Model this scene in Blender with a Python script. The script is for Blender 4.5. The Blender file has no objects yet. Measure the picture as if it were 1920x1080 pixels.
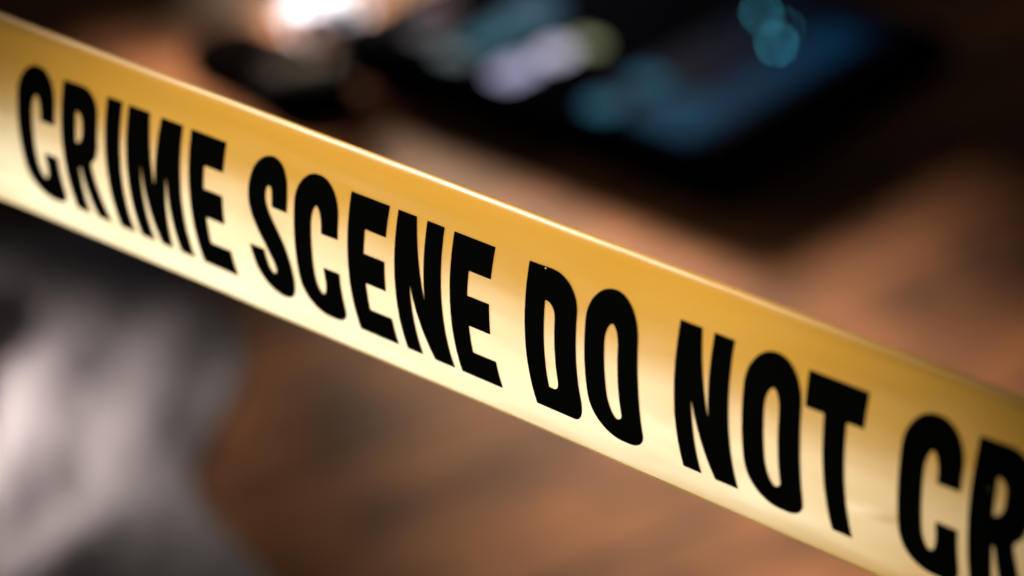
import bpy, bmesh, math, random
from mathutils import Vector, Matrix, noise

# ------------------------------------------------------------------ camera
S = bpy.context.scene
COL = S.collection
cam_data = bpy.data.cameras.new('camera')
cam = bpy.data.objects.new('camera', cam_data)
COL.objects.link(cam)
S.camera = cam
cam.location = (0, 0, 0.62)
cam.rotation_euler = (math.radians(60), 0, 0)
cam_data.lens = 100
cam_data.sensor_width = 36
cam_data.clip_start = 0.01
cam_data.clip_end = 100
cam_data.dof.use_dof = True
cam_data.dof.focus_distance = 0.438
cam_data.dof.aperture_fstop = 9.6
cam_data.dof.aperture_blades = 0

S.view_settings.view_transform = 'Standard'
S.view_settings.look = 'None'
S.view_settings.exposure = 0
S.view_settings.gamma = 1
S.view_settings.use_curve_mapping = False
S.render.engine = 'CYCLES'

# ------------------------------------------------------------------ world: a dim room
world = bpy.data.worlds.new('World')
S.world = world
world.use_nodes = True
bg = world.node_tree.nodes['Background']
bg.inputs[0].default_value = (0.75, 0.85, 1.0, 1)
bg.inputs[1].default_value = 0.03


def aim(o, target):
    d = Vector(target) - o.location
    o.rotation_euler = d.to_track_quat('-Z', 'Y').to_euler()


def area(name, loc, target, size, power, colour, size_y=None, spread=180):
    l = bpy.data.lights.new(name, 'AREA')
    l.energy = power
    l.color = colour
    l.size = size
    if size_y:
        l.shape = 'RECTANGLE'
        l.size_y = size_y
    l.spread = math.radians(spread)
    o = bpy.data.objects.new(name, l)
    COL.objects.link(o)
    o.location = loc
    aim(o, target)
    return o


def spot(name, loc, target, power, colour, angle, blend=1.0, radius=0.05):
    l = bpy.data.lights.new(name, 'SPOT')
    l.energy = power
    l.color = colour
    l.spot_size = math.radians(angle)
    l.spot_blend = blend
    l.shadow_soft_size = radius
    o = bpy.data.objects.new(name, l)
    COL.objects.link(o)
    o.location = loc
    aim(o, target)
    return o


# soft fill light added low on the left: its broad sheen lies on the lower half of the tape
low = area('low_fill', (-0.245, 0.42, 0.160), (0.0, 0.385, 0.39), 0.27, 0.88, (0.97, 1.0, 0.80), size_y=0.36, spread=120)
_z = -(Vector((0.0, 0.385, 0.39)) - low.location).normalized()
_x = Vector((0.745, -0.666, 0.04)); _x = (_x - _x.dot(_z) * _z).normalized()
low.rotation_euler = Matrix((_x, _z.cross(_x), _z)).transposed().to_euler()
# fill spot added beside the camera: a round pool of light on the middle of the tape
spot('front_fill', (-0.14, -0.06, 0.62), (-0.008, 0.384, 0.347), 7.6, (1.0, 0.97, 0.70), 25, 0.5, 0.02)
spot('overhead_lamp', (-0.12, 0.12, 1.0), (-0.022, 0.395, 0.39), 11, (1.0, 0.95, 0.86), 16, 0.5, 0.02)
# small spot added above and behind, catches the rolled top edge
spot('rim_fill', (-0.37, 0.63, 0.90), (-0.026, 0.40, 0.41), 9, (1.0, 0.92, 0.78), 17, 0.9, 0.05)
# lights on the floor: one low and far behind, one fill added above
spot('floor_lamp', (-0.30, 2.2, 0.27), (0.080, 1.06, 0.0), 680, (1.0, 0.77, 0.54), 12.5, 1.0, 0.095)
spot('near_floor_fill', (0.45, 1.05, 0.9), (0.065, 0.93, 0.0), 17, (0.97, 1.0, 0.92), 23, 1.0, 0.06)
spot('cloth_fill', (-0.75, 0.80, 0.50), (-0.278, 0.925, 0.0), 140, (0.97, 0.95, 1.0), 18, 1.0, 0.05)  # extra spot added to brighten the cloth folds
spot('tissue_fill', (-0.35, 1.7, 0.9), (-0.095, 1.331, 0.012), 560, (1.0, 0.97, 1.0), 4.2, 0.6, 0.03)  # narrow spot added just to whiten the tissue
spot('left_floor_fill', (-0.55, 1.75, 0.55), (-0.150, 1.262, 0.0), 112, (1.0, 0.84, 0.68), 8, 1.0, 0.03)  # added pool of light on the floor left of the tablet


# ------------------------------------------------------------------ materials
def mat(name):
    m = bpy.data.materials.new(name)
    m.use_nodes = True
    return m, m.node_tree.nodes, m.node_tree.links, m.node_tree.nodes['Principled BSDF']


def plain(name, colour, rough=0.5, spec=0.5, metal=0.0, bump=0.0, scale=200.0):
    m, n, l, p = mat(name)
    p.inputs['Base Color'].default_value = (*colour, 1)
    p.inputs['Roughness'].default_value = rough
    p.inputs['Specular IOR Level'].default_value = spec
    p.inputs['Metallic'].default_value = metal
    tc = n.new('ShaderNodeTexCoord')
    nz = n.new('ShaderNodeTexNoise')
    nz.inputs['Scale'].default_value = scale
    nz.inputs['Detail'].default_value = 4
    l.new(tc.outputs['Object'], nz.inputs['Vector'])
    r = n.new('ShaderNodeMapRange')
    r.inputs['To Min'].default_value = max(0, rough - 0.08)
    r.inputs['To Max'].default_value = min(1, rough + 0.08)
    l.new(nz.outputs['Fac'], r.inputs['Value'])
    l.new(r.outputs[0], p.inputs['Roughness'])
    if bump:
        b = n.new('ShaderNodeBump')
        b.inputs['Strength'].default_value = bump
        b.inputs['Distance'].default_value = 0.001
        l.new(nz.outputs['Fac'], b.inputs['Height'])
        l.new(b.outputs[0], p.inputs['Normal'])
    return m


def emit(name, colour, strength):
    m, n, l, p = mat(name)
    p.inputs['Base Color'].default_value = (0.01, 0.01, 0.01, 1)
    p.inputs['Roughness'].default_value = 0.1
    p.inputs['Specular IOR Level'].default_value = 0.03
    p.inputs['Emission Color'].default_value = (*colour, 1)
    p.inputs['Emission Strength'].default_value = strength
    return m


def tape_material():
    m, n, l, p = mat('yellow_tape_film')
    uv = n.new('ShaderNodeUVMap')
    uv.uv_map = 'tape'
    # faint thickness variation of the film, stretched along the tape
    mp = n.new('ShaderNodeMapping')
    mp.inputs['Scale'].default_value = (25, 260, 1)
    l.new(uv.outputs[0], mp.inputs[0])
    nz = n.new('ShaderNodeTexNoise')
    nz.inputs['Scale'].default_value = 1.0
    nz.inputs['Detail'].default_value = 3
    l.new(mp.outputs[0], nz.inputs['Vector'])
    cr = n.new('ShaderNodeValToRGB')
    cr.color_ramp.elements[0].position = 0.3
    cr.color_ramp.elements[0].color = (0.66, 0.335, 0.036, 1)
    cr.color_ramp.elements[1].position = 0.7
    cr.color_ramp.elements[1].color = (0.72, 0.375, 0.046, 1)
    l.new(nz.outputs['Fac'], cr.inputs[0])
    # dust specks
    vo = n.new('ShaderNodeTexVoronoi')
    vo.inputs['Scale'].default_value = 130
    l.new(uv.outputs[0], vo.inputs['Vector'])
    sp = n.new('ShaderNodeMath')
    sp.operation = 'LESS_THAN'
    sp.inputs[1].default_value = 0.022
    l.new(vo.outputs['Distance'], sp.inputs[0])
    wn = n.new('ShaderNodeTexWhiteNoise')
    l.new(vo.outputs['Position'], wn.inputs['Vector'])
    gt = n.new('ShaderNodeMath')
    gt.operation = 'GREATER_THAN'
    gt.inputs[1].default_value = 0.80
    l.new(wn.outputs['Value'], gt.inputs[0])
    mu = n.new('ShaderNodeMath')
    mu.operation = 'MULTIPLY'
    l.new(sp.outputs[0], mu.inputs[0])
    l.new(gt.outputs[0], mu.inputs[1])
    mx = n.new('ShaderNodeMixRGB')
    mx.inputs['Color2'].default_value = (0.12, 0.06, 0.02, 1)
    l.new(mu.outputs[0], mx.inputs['Fac'])
    l.new(cr.outputs[0], mx.inputs['Color1'])
    l.new(mx.outputs[0], p.inputs['Base Color'])
    # bump: soft stretch marks and fine film texture
    mp2 = n.new('ShaderNodeMapping')
    mp2.inputs['Scale'].default_value = (45, 170, 1)
    mp2.inputs['Rotation'].default_value = (0, 0, 0.25)
    l.new(uv.outputs[0], mp2.inputs[0])
    n2 = n.new('ShaderNodeTexNoise')
    n2.inputs['Scale'].default_value = 1.0
    n2.inputs['Detail'].default_value = 2
    l.new(mp2.outputs[0], n2.inputs['Vector'])
    b = n.new('ShaderNodeBump')
    b.inputs['Strength'].default_value = 0.35
    b.inputs['Distance'].default_value = 0.0004
    l.new(n2.outputs['Fac'], b.inputs['Height'])
    l.new(b.outputs[0], p.inputs['Normal'])
    p.inputs['Roughness'].default_value = 0.33
    p.inputs['IOR'].default_value = 1.65
    p.inputs['Specular IOR Level'].default_value = 1.0
    rn = n.new('ShaderNodeMapRange')
    rn.inputs['From Min'].default_value = 0.3
    rn.inputs['From Max'].default_value = 0.7
    rn.inputs['To Min'].default_value = 0.27
    rn.inputs['To Max'].default_value = 0.40
    l.new(n2.outputs['Fac'], rn.inputs['Value'])
    l.new(rn.outputs[0], p.inputs['Roughness'])
    # the film lets some light through
    tr = n.new('ShaderNodeBsdfTranslucent')
    tr.inputs['Color'].default_value = (0.85, 0.50, 0.08, 1)
    ms = n.new('ShaderNodeMixShader')
    ms.inputs[0].default_value = 0.22
    out = n['Material Output']
    l.new(p.outputs[0], ms.inputs[1])
    l.new(tr.outputs[0], ms.inputs[2])
    l.new(ms.outputs[0], out.inputs['Surface'])
    return m


def floor_material():
    m, n, l, p = mat('worn_brown_wood')
    tc = n.new('ShaderNodeTexCoord')
    # boards run diagonally under the tape
    rot = n.new('ShaderNodeMapping')
    rot.inputs['Rotation'].default_value = (0, 0, math.radians(-35))
    l.new(tc.outputs['Object'], rot.inputs[0])
    sx = n.new('ShaderNodeSeparateXYZ')
    l.new(rot.outputs[0], sx.inputs[0])
    # board index across y
    dv = n.new('ShaderNodeMath'); dv.operation = 'DIVIDE'; dv.inputs[1].default_value = 0.115
    l.new(sx.outputs['Y'], dv.inputs[0])
    fl = n.new('ShaderNodeMath'); fl.operation = 'FLOOR'
    l.new(dv.outputs[0], fl.inputs[0])
    fr = n.new('ShaderNodeMath'); fr.operation = 'FRACT'
    l.new(dv.outputs[0], fr.inputs[0])
    wn = n.new('ShaderNodeTexWhiteNoise'); wn.noise_dimensions = '1D'
    l.new(fl.outputs[0], wn.inputs['W'])
    # grain
    gm = n.new('ShaderNodeMapping')
    gm.inputs['Scale'].default_value = (3.5, 15, 1)
    l.new(rot.outputs[0], gm.inputs[0])
    ad = n.new('ShaderNodeVectorMath'); ad.operation = 'ADD'
    l.new(gm.outputs[0], ad.inputs[0])
    l.new(wn.outputs['Color'], ad.inputs[1])
    g = n.new('ShaderNodeTexNoise')
    g.inputs['Scale'].default_value = 1.6
    g.inputs['Detail'].default_value = 6
    g.inputs['Distortion'].default_value = 1.2
    l.new(ad.outputs[0], g.inputs['Vector'])
    # broad stains of wear
    st = n.new('ShaderNodeTexNoise')
    st.inputs['Scale'].default_value = 12.0
    st.inputs['Detail'].default_value = 2.5
    l.new(tc.outputs['Object'], st.inputs['Vector'])
    cr = n.new('ShaderNodeValToRGB')
    e = cr.color_ramp.elements
    e[0].position = 0.36; e[0].color = (0.055, 0.020, 0.009, 1)
    e[1].position = 0.64; e[1].color = (0.36, 0.140, 0.056, 1)
    k = cr.color_ramp.elements.new(0.5); k.color = (0.19, 0.075, 0.032, 1)
    mixf = n.new('ShaderNodeMath'); mixf.operation = 'MULTIPLY_ADD'
    mixf.inputs[1].default_value = 0.45
    l.new(g.outputs['Fac'], mixf.inputs[0])
    sc = n.new('ShaderNodeMath'); sc.operation = 'MULTIPLY'; sc.inputs[1].default_value = 0.55
    l.new(st.outputs['Fac'], sc.inputs[0])
    l.new(sc.outputs[0], mixf.inputs[2])
    l.new(mixf.outputs[0], cr.inputs[0])
    p.inputs['Specular IOR Level'].default_value = 0.06
    # dark joints
    jt = n.new('ShaderNodeMath'); jt.operation = 'LESS_THAN'; jt.inputs[1].default_value = 0.025
    l.new(fr.outputs[0], jt.inputs[0])
    mx = n.new('ShaderNodeMixRGB')
    mx.inputs['Color2'].default_value = (0.012, 0.007, 0.004, 1)
    l.new(jt.outputs[0], mx.inputs['Fac'])
    l.new(cr.outputs[0], mx.inputs['Color1'])
    l.new(mx.outputs[0], p.inputs['Base Color'])
    rr = n.new('ShaderNodeMapRange')
    rr.inputs['To Min'].default_value = 0.5
    rr.inputs['To Max'].default_value = 0.8
    l.new(st.outputs['Fac'], rr.inputs['Value'])
    l.new(rr.outputs[0], p.inputs['Roughness'])
    b = n.new('ShaderNodeBump')
    b.inputs['Strength'].default_value = 0.4
    b.inputs['Distance'].default_value = 0.001
    l.new(g.outputs['Fac'], b.inputs['Height'])
    l.new(b.outputs[0], p.inputs['Normal'])
    return m


# ------------------------------------------------------------------ helpers
def obj(name, bm, m, parent=None, smooth=True):
    me = bpy.data.meshes.new(name)
    bm.to_mesh(me)
    bm.free()
    if smooth:
        for f in me.polygons:
            f.use_smooth = True
    me.materials.append(m)
    o = bpy.data.objects.new(name, me)
    COL.objects.link(o)
    if parent:
        o.parent = parent
    return o


def empty(name, loc, rz=0.0):
    o = bpy.data.objects.new(name, None)
    COL.objects.link(o)
    o.location = loc
    o.rotation_euler = (0, 0, rz)
    return o


def tag(o, label=None, cat=None, group=None, kind=None):
    if label: o['label'] = label
    if cat: o['category'] = cat
    if group: o['group'] = group
    if kind: o['kind'] = kind
    return o


def slab(poly, z0, z1, bevel=0.0, seg=3):
    """closed slab from a 2D outline"""
    bm = bmesh.new()
    vs = [bm.verts.new((x, y, z0)) for x, y in poly]
    f = bm.faces.new(vs)
    bm.normal_update()
    if f.normal.z > 0:
        f.normal_flip()
    r = bmesh.ops.extrude_face_region(bm, geom=[f])
    up = [v for v in r['geom'] if isinstance(v, bmesh.types.BMVert)]
    bmesh.ops.translate(bm, verts=up, vec=(0, 0, z1 - z0))
    bmesh.ops.recalc_face_normals(bm, faces=bm.faces)
    if bevel:
        es = [e for e in bm.edges if abs(e.verts[0].co.z - e.verts[1].co.z) < 1e-7]
        bmesh.ops.bevel(bm, geom=es, offset=bevel, segments=seg, profile=0.5, affect='EDGES')
    return bm


def round_rect(x0, y0, x1, y1, r, n=8):
    pts = []
    for cx, cy, a0 in ((x1 - r, y1 - r, 0), (x0 + r, y1 - r, 90), (x0 + r, y0 + r, 180), (x1 - r, y0 + r, 270)):
        for i in range(n + 1):
            a = math.radians(a0 + 90 * i / n)
            pts.append((cx + r * math.cos(a), cy + r * math.sin(a)))
    return pts


# ------------------------------------------------------------------ floor
bm = bmesh.new()
vs = [bm.verts.new(c) for c in ((-6, -4, 0), (6, -4, 0), (6, 10, 0), (-6, 10, 0))]
bm.faces.new(vs)
tag(obj('floor', bm, floor_material(), smooth=False), kind='structure')

# ------------------------------------------------------------------ the tape
W = 0.04                       # width of the film
H0 = 0.62
# a real stretched strip: straight axis, slightly rolled, its cross-section cupped
def cam2world(x, y, z):
    s, c = 0.5, math.cos(math.radians(30))
    return Vector((x, s * y - c * z, c * y + s * z))
P0c = Vector((0.02238954, 0.00660749, -0.52312519))
dc = Vector((1, -0.39848697, 0.8020482)).normalized()
ac = Vector((0, -1, 0)); ac = (ac - ac.dot(dc) * dc).normalized()
bc = dc.cross(ac)
if bc.z < 0: bc = -bc
P0 = cam2world(*P0c) * 0.8 + Vector((0, 0, H0))
D, A, B = cam2world(*dc), cam2world(*ac), cam2world(*bc)
S0 = -0.18276736 * 0.8         # where the percent scale along the tape starts
CURL = 0.055                   # the top edge is rolled over


def prof_phi(t, s):
    sr = max(-0.16, min(0.16, s)) / 0.8
    roll = -0.42709635 + 0.001016 * sr + 0.67480149 * sr * sr
    u = t / W - 0.5
    ph = roll - 0.94459428 * u + 0.05584495 * u * u
    if t < CURL * W:
        k = (CURL * W - t) / (CURL * W + 0.012 * W)
        ph += 0.85 * k ** 1.2
    return ph


_cache = {}
def profile(s):
    key = round(s, 4)
    if key in _cache: return _cache[key]
    n0, n1 = 24, 240
    tab = {}
    lo = -0.03 * W
    hi = W * 1.02
    N = 400
    ts = [lo + (hi - lo) * i / N for i in range(N + 1)]
    # anchor: integrate without the curl from 0 up to CURL, then carry on with it
    def base_phi(t):
        sr = max(-0.16, min(0.16, s)) / 0.8
        roll = -0.42709635 + 0.001016 * sr + 0.67480149 * sr * sr
        u = t / W - 0.5
        return roll - 0.94459428 * u + 0.05584495 * u * u
    x = y = 0.0
    M = 40
    for i in range(M):
        t = CURL * W * (i + 0.5) / M
        x += math.cos(base_phi(t)) * CURL * W / M
        y += math.sin(base_phi(t)) * CURL * W / M
    xs = [0.0] * (N + 1); ys = [0.0] * (N + 1)
    k0 = min(range(N + 1), key=lambda i: abs(ts[i] - CURL * W))
    xs[k0], ys[k0] = x, y
    h = (hi - lo) / N
    for i in range(k0 + 1, N + 1):
        ph = prof_phi(ts[i] - h / 2, s)
        xs[i] = xs[i - 1] + math.cos(ph) * h
        ys[i] = ys[i - 1] + math.sin(ph) * h
    for i in range(k0 - 1, -1, -1):
        ph = prof_phi(ts[i] + h / 2, s)
        xs[i] = xs[i + 1] - math.cos(ph) * h
        ys[i] = ys[i + 1] - math.sin(ph) * h
    _cache[key] = (lo, h, N, xs, ys)
    return _cache[key]


def ripple(s, t):
    """gentle waves and two shallow creases of the stretched film"""
    r = 0.00014 * noise.noise(Vector((s * 22, t * 30, 3.1)))
    r += 0.00004 * noise.noise(Vector((s * 90, t * 60, 7.7)))
    pc, pt = (s - S0) / W * 100, t / W * 100
    for c0, t0, c1, t1, amp, wd in ((376, 66, 396, 52, 0.00005, 1.6), (470, 66, 495, 60, 0.00008, 1.6),
                                    (395, 12, 520, 16, 0.00004, 4.0), (120, 9, 300, 11, 0.00005, 3.5)):
        dx, dy = c1 - c0, t1 - t0
        L = dx * dx + dy * dy
        k = max(0, min(1, ((pc - c0) * dx + (pt - t0) * dy) / L))
        q = math.hypot(pc - c0 - k * dx, pt - t0 - k * dy)
        r += 3.0 * amp * math.exp(-(q / wd) ** 2) * math.sin(math.pi * min(1, max(0, k)) * 0.98 + 0.03)
    return r


def surf(s, t, off=0.0):
    q = s / 0.002
    q0 = math.floor(q); fs = q - q0
    x = y = 0.0
    for qq, w in ((q0, 1 - fs), (q0 + 1, fs)):
        lo, hh, N, xs, ys = profile(qq * 0.002)
        f = max(0, min(N - 1e-6, (t - lo) / hh)); i = int(f); f -= i
        x += w * (xs[i] * (1 - f) + xs[i + 1] * f)
        y += w * (ys[i] * (1 - f) + ys[i + 1] * f)
    ph = prof_phi(t, s)
    nrm = -A * math.sin(ph) + B * math.cos(ph)
    return P0 + D * s + A * x + B * y + nrm * (ripple(s, t) + off)


tape = empty('barrier_tape', surf(S0 + 2.7 * W, W))
tag(tape, 'yellow plastic barrier tape printed with black capitals, stretched across the foreground', 'barrier tape')
TO = tape.location.copy()

bm = bmesh.new()
uvl = bm.loops.layers.uv.new('tape')
s_list = []
s = -6.0
while s < 11.0:
    s_list.append(S0 + s * W)
    s += 0.04 if -0.4 < s < 6.0 else 0.16
t_list = [(-0.012 + 0.06 * i / 14) * W for i in range(14)] + [(0.048 + 0.952 * i / 56) * W for i in range(57)]
grid = [[bm.verts.new(surf(s, t) - TO) for t in t_list] for s in s_list]
for i in range(len(s_list) - 1):
    for j in range(len(t_list) - 1):
        f = bm.faces.new((grid[i][j], grid[i][j + 1], grid[i + 1][j + 1], grid[i + 1][j]))
        for lp, (a, b) in zip(f.loops, ((i, j), (i, j + 1), (i + 1, j + 1), (i + 1, j))):
            lp[uvl].uv = (s_list[a], t_list[b])
bm.normal_update()
bm.faces.ensure_lookup_table()
if bm.faces[len(bm.faces) // 2].normal.dot(B) < 0:
    bmesh.ops.reverse_faces(bm, faces=bm.faces)
film = obj('film', bm, tape_material(), tape)
so = film.modifiers.new('thickness', 'SOLIDIFY')
so.thickness = 0.00010
so.offset = -1

# ---- lettering: outlines in percent of the tape width, cap height 63
T = 0.35      # small rounding of ink corners
def h(x, y): return (x, y, -1, -1)       # smooth point: rounded over half of each side
def c(x, y, a=T, b=None): return (x, y, a, a if b is None else b)
GL = {
 'C': [[c(24.4, 21.6), c(15.8, 21.8), c(15.8, 10.4, 9, 3.6), c(9.1, 10.4, 3.2, 9), c(9.1, 52.4, 9, 3.3), c(15.9, 52.4, 3.4, 8),
        c(15.9, 38.2), c(24.0, 38.2), c(23.2, 63.9, 8, 8), c(0, 63.8, 12.4, 17), c(0, -1.5, 15, 12), c(24.2, -1.5, 12, 15)]],
 'R': [[c(0, 0), c(10, -0.3, .2, 8), c(22.4, -0.2, 11, 11), c(22.6, 14, 5, 6), c(22.2, 30, 7, 4), c(16.8, 33, 2, 3), c(21.8, 63), c(13.2, 63),
        c(10.4, 37.2, 1, .6), c(8.8, 37.2, .3), c(7.4, 63), c(-.6, 63)],
       [c(8.6, 10.6, .4), c(13.6, 10.6, 4, 5), c(13.6, 26.2, 6, 4), c(8.5, 26.2, .4)]],
 'I': [[c(0, 0), c(9, 0), c(8.6, 63), c(-.3, 63)]],
 'M': [[c(-.5, -.5), c(13.1, -.5), c(16.7, 31.5), c(20.3, -.5), c(33.9, -.5), c(33.3, 63.5), c(24.4, 63.5), c(24.6, 24.5), c(19.7, 63.5), c(12.1, 63.5), c(8.4, 23.5), c(8.1, 63.5), c(-1, 63.5)]],
 'E': [[c(0, 0), c(20.5, 0), c(20.1, 12.3), c(8.6, 12.3), c(8.2, 23.9), c(19.7, 23.9), c(19.6, 36.3), c(8.4, 36.3), c(8.4, 50.2),
        c(20.5, 50.2), c(20.4, 63.1), c(-.2, 63.1)]],
 'S': [[c(21.5, 18.3), c(14.5, 18.3), h(14.4, 13.2), h(13.6, 10.2), h(11.8, 9.3), h(9.6, 10.3), h(8.8, 13.6), h(9.0, 17.8), h(11.7, 23.4), h(17.2, 31),
        h(20.8, 38.5), h(21.9, 46.7), h(21.6, 52.5), h(19.9, 58.5), h(16.2, 62.6), h(10.8, 63.2), h(6, 60.8), h(2.5, 56.2), h(0.2, 49.6), c(-.5, 41.8),
        c(6.3, 41.8), h(7.0, 48.2), h(8.6, 51.9), h(11, 53.0), h(13.0, 51.4), h(13.4, 47.9), h(11.8, 42.9), h(8.2, 36.2), h(3.6, 28.8), h(0.9, 22.4), h(0.2, 16),
        h(1.3, 8.6), h(4.3, 2.2), h(9.8, -1.4), h(15.8, -1.2), h(20.0, 3.2), h(21.6, 10)]],
 'N': [[c(-.5, -.5), c(9.7, -.5), c(15.5, 33.5), c(15.2, -.5), c(24.5, -.5), c(25.5, 63.5), c(14.8, 63.5), c(7.8, 29), c(8.3, 63.5), c(-.3, 63.5)]],
 'D': [[c(0, 0), c(25, -.5, 14.5, 14), c(25.2, 63, 13, 6.5), c(0.6, 63)],
       [c(9, 11.8, .3), c(15.2, 11.8, 4.5, 6), c(15.4, 51.5, 5, 3), c(9, 51.5, .3)]],
 'O': [[c(0, -1.6, 15.5, 12.5), c(24.2, -1.6, 12.2, 17), c(25.6, 36, 10, 10), c(24.4, 64.0, 9, 8.5), c(0.4, 64.0, 13.4, 19)],
       [c(8.8, 10.6, 9, 3.9), c(16.4, 10.6, 3.7, 9), c(16.4, 53.4, 3.5, 3.2), c(9.4, 53.4, 3.6, 13)]],
 'T': [[c(0, 0), c(24.8, 0), c(24.9, 12.8), c(17.6, 12.8), c(18.6, 63), c(10.8, 63), c(8.8, 12.8), c(.6, 12.8)]],
}


def rounded(path):
    out = []
    n = len(path)
    for i, (x, y, ra, rb) in enumerate(path):
        px, py = path[i - 1][:2]
        nx, ny = path[(i + 1) % n][:2]
        la = math.hypot(px - x, py - y); lb = math.hypot(nx - x, ny - y)
        if ra < 0:
            ra, rb = la / 2, lb / 2
        ra = min(ra, la * 0.98); rb = min(rb, lb * 0.98)
        a = (x + (px - x) / la * ra, y + (py - y) / la * ra)
        b = (x + (nx - x) / lb * rb, y + (ny - y) / lb * rb)
        k = 0.5523
        c1 = (a[0] + (x - a[0]) * k, a[1] + (y - a[1]) * k)
        c2 = (b[0] + (x - b[0]) * k, b[1] + (y - b[1]) * k)
        N = 14 if max(ra, rb) > 2 else 4
        for j in range(N + 1):
            u = j / N; v = 1 - u
            out.append(tuple(v**3 * a[q] + 3 * v * v * u * c1[q] + 3 * v * u * u * c2[q] + u**3 * b[q] for q in (0, 1)))
    return out


WORDS = [('CROSS', (-146, -116, -87, -58, -31)), ('CRIME', (19.4, 49.2, 77.8, 91.6, 131.0)), ('SCENE', (167.2, 194.2, 225.0, 251.0, 281.1)),
         ('DO', (319.9, 350.0)), ('NOT', (393.4, 424.7, 451.3)), ('CROSS', (493.0, 522.4, 552, 582, 609))]
CAP = 17.6
def ink_material():
    m = plain('black_printing_ink', (0.0012, 0.0012, 0.0012), 0.6, 0.0, bump=0.1, scale=2500)
    n, l = m.node_tree.nodes, m.node_tree.links
    p = n['Principled BSDF']
    tc = n.new('ShaderNodeTexCoord')
    vo = n.new('ShaderNodeTexVoronoi')
    vo.inputs['Scale'].default_value = 420
    l.new(tc.outputs['Object'], vo.inputs['Vector'])
    a = n.new('ShaderNodeMath'); a.operation = 'LESS_THAN'; a.inputs[1].default_value = 0.05
    l.new(vo.outputs['Distance'], a.inputs[0])
    wn = n.new('ShaderNodeTexWhiteNoise')
    l.new(vo.outputs['Position'], wn.inputs['Vector'])
    g = n.new('ShaderNodeMath'); g.operation = 'GREATER_THAN'; g.inputs[1].default_value = 0.97
    l.new(wn.outputs['Value'], g.inputs[0])
    k = n.new('ShaderNodeMath'); k.operation = 'MULTIPLY'
    l.new(a.outputs[0], k.inputs[0]); l.new(g.outputs[0], k.inputs[1])
    mx = n.new('ShaderNodeMixRGB')          # grains of pale dust
    mx.inputs['Color1'].default_value = (0.0012, 0.0012, 0.0012, 1)
    mx.inputs['Color2'].default_value = (0.6, 0.55, 0.45, 1)
    l.new(k.outputs[0], mx.inputs['Fac'])
    l.new(mx.outputs[0], p.inputs['Base Color'])
    return m


ink = ink_material()


def outset(path, d):
    """grow an outline by d with mitred corners (before its corners are rounded)"""
    n = len(path)
    ar = sum(path[i - 1][0] * path[i][1] - path[i][0] * path[i - 1][1] for i in range(n))
    sg = d if ar > 0 else -d
    out = []
    for i in range(n):
        x, y = path[i][:2]
        ax, ay = path[i - 1][:2]; bx, by = path[(i + 1) % n][:2]
        l1 = math.hypot(x - ax, y - ay); l2 = math.hypot(bx - x, by - y)
        n1 = ((y - ay) / l1, -(x - ax) / l1); n2 = ((by - y) / l2, -(bx - x) / l2)
        k = 1 + n1[0] * n2[0] + n1[1] * n2[1]
        if k < 0.35:                      # sharp notch or spike: do not overshoot
            k = 0.35
        out.append((x + sg * (n1[0] + n2[0]) / k, y + sg * (n1[1] + n2[1]) / k) + tuple(path[i][2:]))
    return out


def word(text, xs):
    bm = bmesh.new()
    for ch, x0 in zip(text, xs):
        cu = bpy.data.curves.new('glyph', 'CURVE')
        cu.dimensions = '2D'
        cu.fill_mode = 'FRONT'
        for pi, path in enumerate(GL[ch]):
            k = {'N': 0.0, 'M': 0.0, 'S': 0.95}.get(ch, 0.5)
            pts = rounded(outset(path, k if pi == 0 else -k))
            sp = cu.splines.new('POLY')
            sp.points.add(len(pts) - 1)
            for q, (px, py) in zip(sp.points, pts):
                q.co = (x0 + px, CAP + py, 0, 1)
            sp.use_cyclic_u = True
        o = bpy.data.objects.new('glyph', cu)
        COL.objects.link(o)
        bpy.context.view_layer.update()
        me = bpy.data.meshes.new_from_object(o)
        bm.from_mesh(me)
        bpy.data.objects.remove(o)
        bpy.data.curves.remove(cu)
        bpy.data.meshes.remove(me)
    # cut into narrow bands so the print follows the cupped film
    for k in range(66):
        y = CAP - 2 + k
        bmesh.ops.bisect_plane(bm, geom=bm.verts[:] + bm.edges[:] + bm.faces[:], plane_co=(0, y, 0), plane_no=(0, 1, 0))
    x = min(v.co.x for v in bm.verts) + 3.0
    while x < max(v.co.x for v in bm.verts):
        bmesh.ops.bisect_plane(bm, geom=bm.verts[:] + bm.edges[:] + bm.faces[:], plane_co=(x, 0, 0), plane_no=(1, 0, 0))
        x += 4.0
    for v in bm.verts:
        wob = 0.05 * noise.noise(Vector((v.co.x * 0.9, v.co.y * 0.9, 1.3)))      # slightly uneven ink edge
        v.co = surf(S0 + (v.co.x + wob) / 100 * W, (v.co.y + wob) / 100 * W, 0.00005) - TO
    bm.normal_update()
    for f in bm.faces:
        if f.normal.dot(B) < 0:
            f.normal_flip()
    o = obj('printed_word', bm, ink, tape)
    o['label'] = 'black condensed capitals reading ' + text
    return o


for t_, xs_ in WORDS:
    word(t_, xs_)

# ------------------------------------------------------------------ tablet with a lit screen
# local axes: x runs along the long side, y along the short side, origin at the near corner
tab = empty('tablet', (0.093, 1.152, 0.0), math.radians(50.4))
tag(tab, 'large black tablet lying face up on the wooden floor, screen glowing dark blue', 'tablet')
# local +x = short side direction (to the right and away), local +y = long side (to the left and away)
LX, LY = 0.196, 0.238
black_case = plain('black_case', (0.001, 0.001, 0.001), 0.8, 0.0, bump=0.2, scale=900)
glass = plain('dark_screen_glass', (0.001, 0.001, 0.002), 0.09, 0.02)
obj('case', slab(round_rect(-0.009, -0.010, LX + 0.002, LY, 0.018), 0.0, 0.017, 0.004), black_case, tab)
obj('screen_glass', slab(round_rect(0.008, 0.008, LX - 0.008, LY - 0.008, 0.010), 0.0172, 0.0182, 0.0004, 2), glass, tab)


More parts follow.
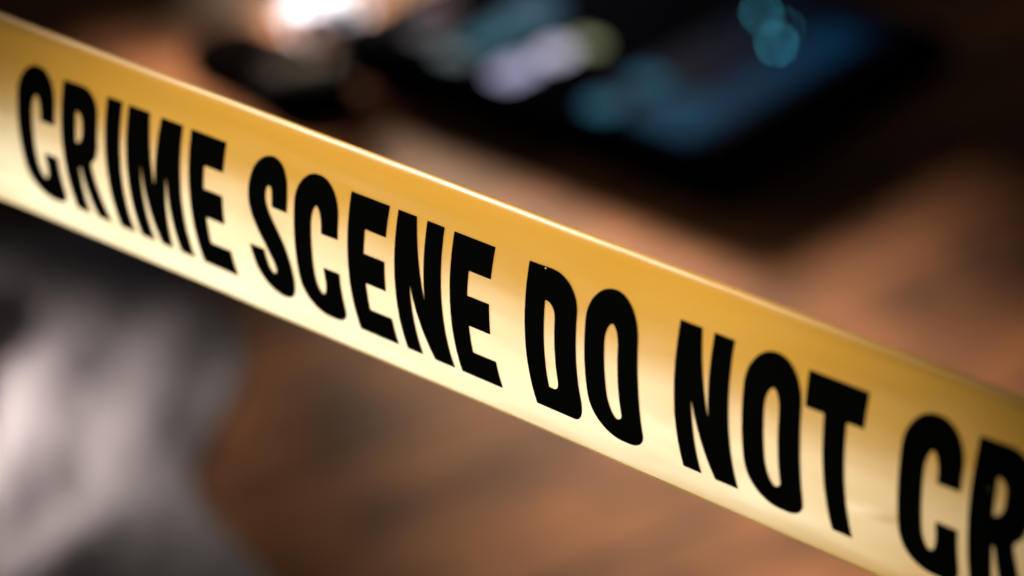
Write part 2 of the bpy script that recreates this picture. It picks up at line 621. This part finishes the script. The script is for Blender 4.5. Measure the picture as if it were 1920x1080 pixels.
def tile(name, x0, y0, x1, y1, colour, strength, r=0.002, dz=0.0):
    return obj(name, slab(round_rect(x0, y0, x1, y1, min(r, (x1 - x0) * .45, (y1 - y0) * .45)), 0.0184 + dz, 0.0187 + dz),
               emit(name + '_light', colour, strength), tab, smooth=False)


tile('screen_panel', 0.020, 0.018, 0.176, 0.090, (0.0, 0.28, 1.0), 0.011, 0.004)
tile('screen_panel', 0.012, 0.024, 0.160, 0.046, (0.0, 0.36, 0.90), 0.060, 0.004, 0.0005)
tile('screen_panel', 0.012, 0.028, 0.052, 0.062, (0.0, 0.42, 0.85), 0.090, 0.004, 0.0010)
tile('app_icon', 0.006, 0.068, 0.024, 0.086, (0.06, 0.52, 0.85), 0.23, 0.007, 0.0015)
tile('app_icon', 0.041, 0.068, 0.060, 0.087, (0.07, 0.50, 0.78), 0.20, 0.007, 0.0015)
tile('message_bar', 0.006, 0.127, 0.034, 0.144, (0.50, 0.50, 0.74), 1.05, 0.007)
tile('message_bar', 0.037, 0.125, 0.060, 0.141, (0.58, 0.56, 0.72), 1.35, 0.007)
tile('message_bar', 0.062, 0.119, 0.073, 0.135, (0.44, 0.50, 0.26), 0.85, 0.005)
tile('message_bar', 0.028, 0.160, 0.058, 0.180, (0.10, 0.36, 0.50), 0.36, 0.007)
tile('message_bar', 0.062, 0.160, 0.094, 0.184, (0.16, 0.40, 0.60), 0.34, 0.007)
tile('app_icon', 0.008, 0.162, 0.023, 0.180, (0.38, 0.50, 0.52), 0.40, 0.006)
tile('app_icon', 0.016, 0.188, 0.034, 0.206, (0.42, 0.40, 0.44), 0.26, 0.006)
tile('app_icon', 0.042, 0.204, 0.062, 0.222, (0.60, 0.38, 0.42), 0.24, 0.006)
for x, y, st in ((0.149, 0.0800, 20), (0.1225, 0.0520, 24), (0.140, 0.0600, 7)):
    tile('glint_dot', x - 0.0007, y - 0.0007, x + 0.0007, y + 0.0007, (0.10, 0.62, 0.85), st, 0.0003, 0.002)  # glowing specks standing in for glints reflected on the glass

# ------------------------------------------------------------------ key fob with a leather tag
key = empty('car_key', (-0.100, 1.250, 0.0), math.radians(20))
key.scale = (1.35, 1.35, 1.45)
tag(key, 'small black car key with a dark tag, on the wood left of the tablet', 'car key')
rubber = plain('black_plastic', (0.0015, 0.0015, 0.0015), 0.7, 0.01)
leather = plain('dark_leather', (0.003, 0.002, 0.002), 0.9, 0.0, bump=0.4, scale=700)
metal = plain('key_steel', (0.25, 0.25, 0.26), 0.35, 0.5, 1.0)
obj('fob', slab(round_rect(-0.019, -0.013, 0.017, 0.015, 0.011), 0.0, 0.014, 0.004), rubber, key)
for k in range(3):
    b = obj('button', slab(round_rect(-0.012 + k * 0.009, -0.004, -0.006 + k * 0.009, 0.005, 0.002), 0.0142, 0.0152, 0.0004, 1),
            plain('button_rubber', (0.004, 0.004, 0.004), 0.7, 0.05), key)
tg = slab(round_rect(-0.021, -0.017, 0.021, 0.017, 0.011), 0.0, 0.011, 0.003)
bmesh.ops.transform(tg, matrix=__import__('mathutils').Matrix.Translation((-0.013, 0.034, 0.0005)) @
                    __import__('mathutils').Matrix.Rotation(math.radians(125), 4, 'Z'), verts=tg.verts)
obj('leather_tag', tg, leather, key)
# strap joining fob and tag
pts = [(-0.007, 0.008), (-0.012, 0.020), (-0.017, 0.032)]
st = bmesh.new()
for (x, y), w in zip(pts, (0.014, 0.015, 0.015)):
    for z in (0.001, 0.006):
        st.verts.new((x - w * .75, y - w * .65, z)); st.verts.new((x + w * .75, y + w * .65, z))
st.verts.ensure_lookup_table()
for i in range(2):
    q = [st.verts[4 * i + k] for k in range(4)] + [st.verts[4 * i + 4 + k] for k in range(4)]
    for a_, b_, c_, d_ in ((0, 1, 5, 4), (2, 3, 7, 6), (0, 2, 6, 4), (1, 3, 7, 5)):
        st.faces.new((q[a_], q[b_], q[c_], q[d_]))
bmesh.ops.recalc_face_normals(st, faces=st.faces)
obj('strap', st, leather, key)

# ------------------------------------------------------------------ crumpled white tissue
bm = bmesh.new()
bmesh.ops.create_icosphere(bm, subdivisions=5, radius=0.019)
for v in bm.verts:
    d = v.co.normalized()
    q = d * 2.3
    r = 1 + 0.34 * (abs(noise.noise(q + Vector((4, 2, 7)))) * 2 - 0.5) + 0.12 * abs(noise.noise(q * 3))
    v.co = Vector((d.x * 0.021 * r, d.y * 0.019 * r, max(d.z * 0.017 * r, -0.012)))
    v.co.z += 0.012
ti = obj('tissue', bm, plain('white_tissue', (0.80, 0.78, 0.80), 0.9, 0.1))
ti.location = (-0.095, 1.331, 0)
ti.scale = (0.92, 0.92, 1.0)
tag(ti, 'small crumpled white tissue at the top left corner of the tablet', 'tissue')

# ------------------------------------------------------------------ crumpled cloth on the floor, near left
def cloth_height(x, y):
    """x, y in metres relative to the cloth's middle; ridges run away from the camera and left"""
    ca, sa = math.cos(math.radians(-22)), math.sin(math.radians(-22))
    u, v = x * ca + y * sa, -x * sa + y * ca
    w = 0.010 * noise.noise(Vector((v * 9, u * 5, 0.4)))
    u += w
    z = 0.008
    for cu, amp, wd, ph in ((0.105, 0.005, 0.012, 6), (0.060, 0.007, 0.012, 1), (0.012, 0.022, 0.014, 2), (-0.030, 0.018, 0.012, 3), (-0.068, 0.026, 0.018, 4), (-0.11, 0.02, 0.02, 5)):
        am = amp * (0.75 + 0.9 * noise.noise(Vector((v * 12, ph * 3.3, 1.2))))
        z += am * math.exp(-((u - cu - 0.008 * noise.noise(Vector((v * 14, ph, 2)))) / wd) ** 2)
    z += 0.015 * noise.noise(Vector((u * 24, v * 16, 5))) + 0.002 * noise.noise(Vector((u * 120, v * 80, 9)))
    return z


bm = bmesh.new()
NX, NY = 120, 150
cg = []
for i in range(NX + 1):
    row = []
    for j in range(NY + 1):
        a, b = i / NX * 2 - 1, j / NY * 2 - 1
        edge = 1 + 0.25 * noise.noise(Vector((a * 1.3, b * 1.8, 2)))
        x, y = a * 0.145 * edge, b * 0.20 * edge
        e = min(1, (1 - max(abs(a), abs(b))) * 3)
        z = cloth_height(x, y)
        row.append(bm.verts.new((x, y, max(0.0015, 0.0015 + (z - 0.0015) * (e * (2 - e))))))
    cg.append(row)
for i in range(NX):
    for j in range(NY):
        bm.faces.new((cg[i][j], cg[i + 1][j], cg[i + 1][j + 1], cg[i][j + 1]))
cl = obj('cloth', bm, plain('pale_grey_cloth', (0.30, 0.245, 0.222), 0.85, 0.2, bump=0.3, scale=1500))
cl.location = (-0.256, 0.925, 0)
cl.rotation_euler = (0, 0, math.radians(14))
so = cl.modifiers.new('thickness', 'SOLIDIFY'); so.thickness = 0.0012; so.offset = -1
tag(cl, 'crumpled pale grey cloth lying in folds at the lower left', 'cloth')
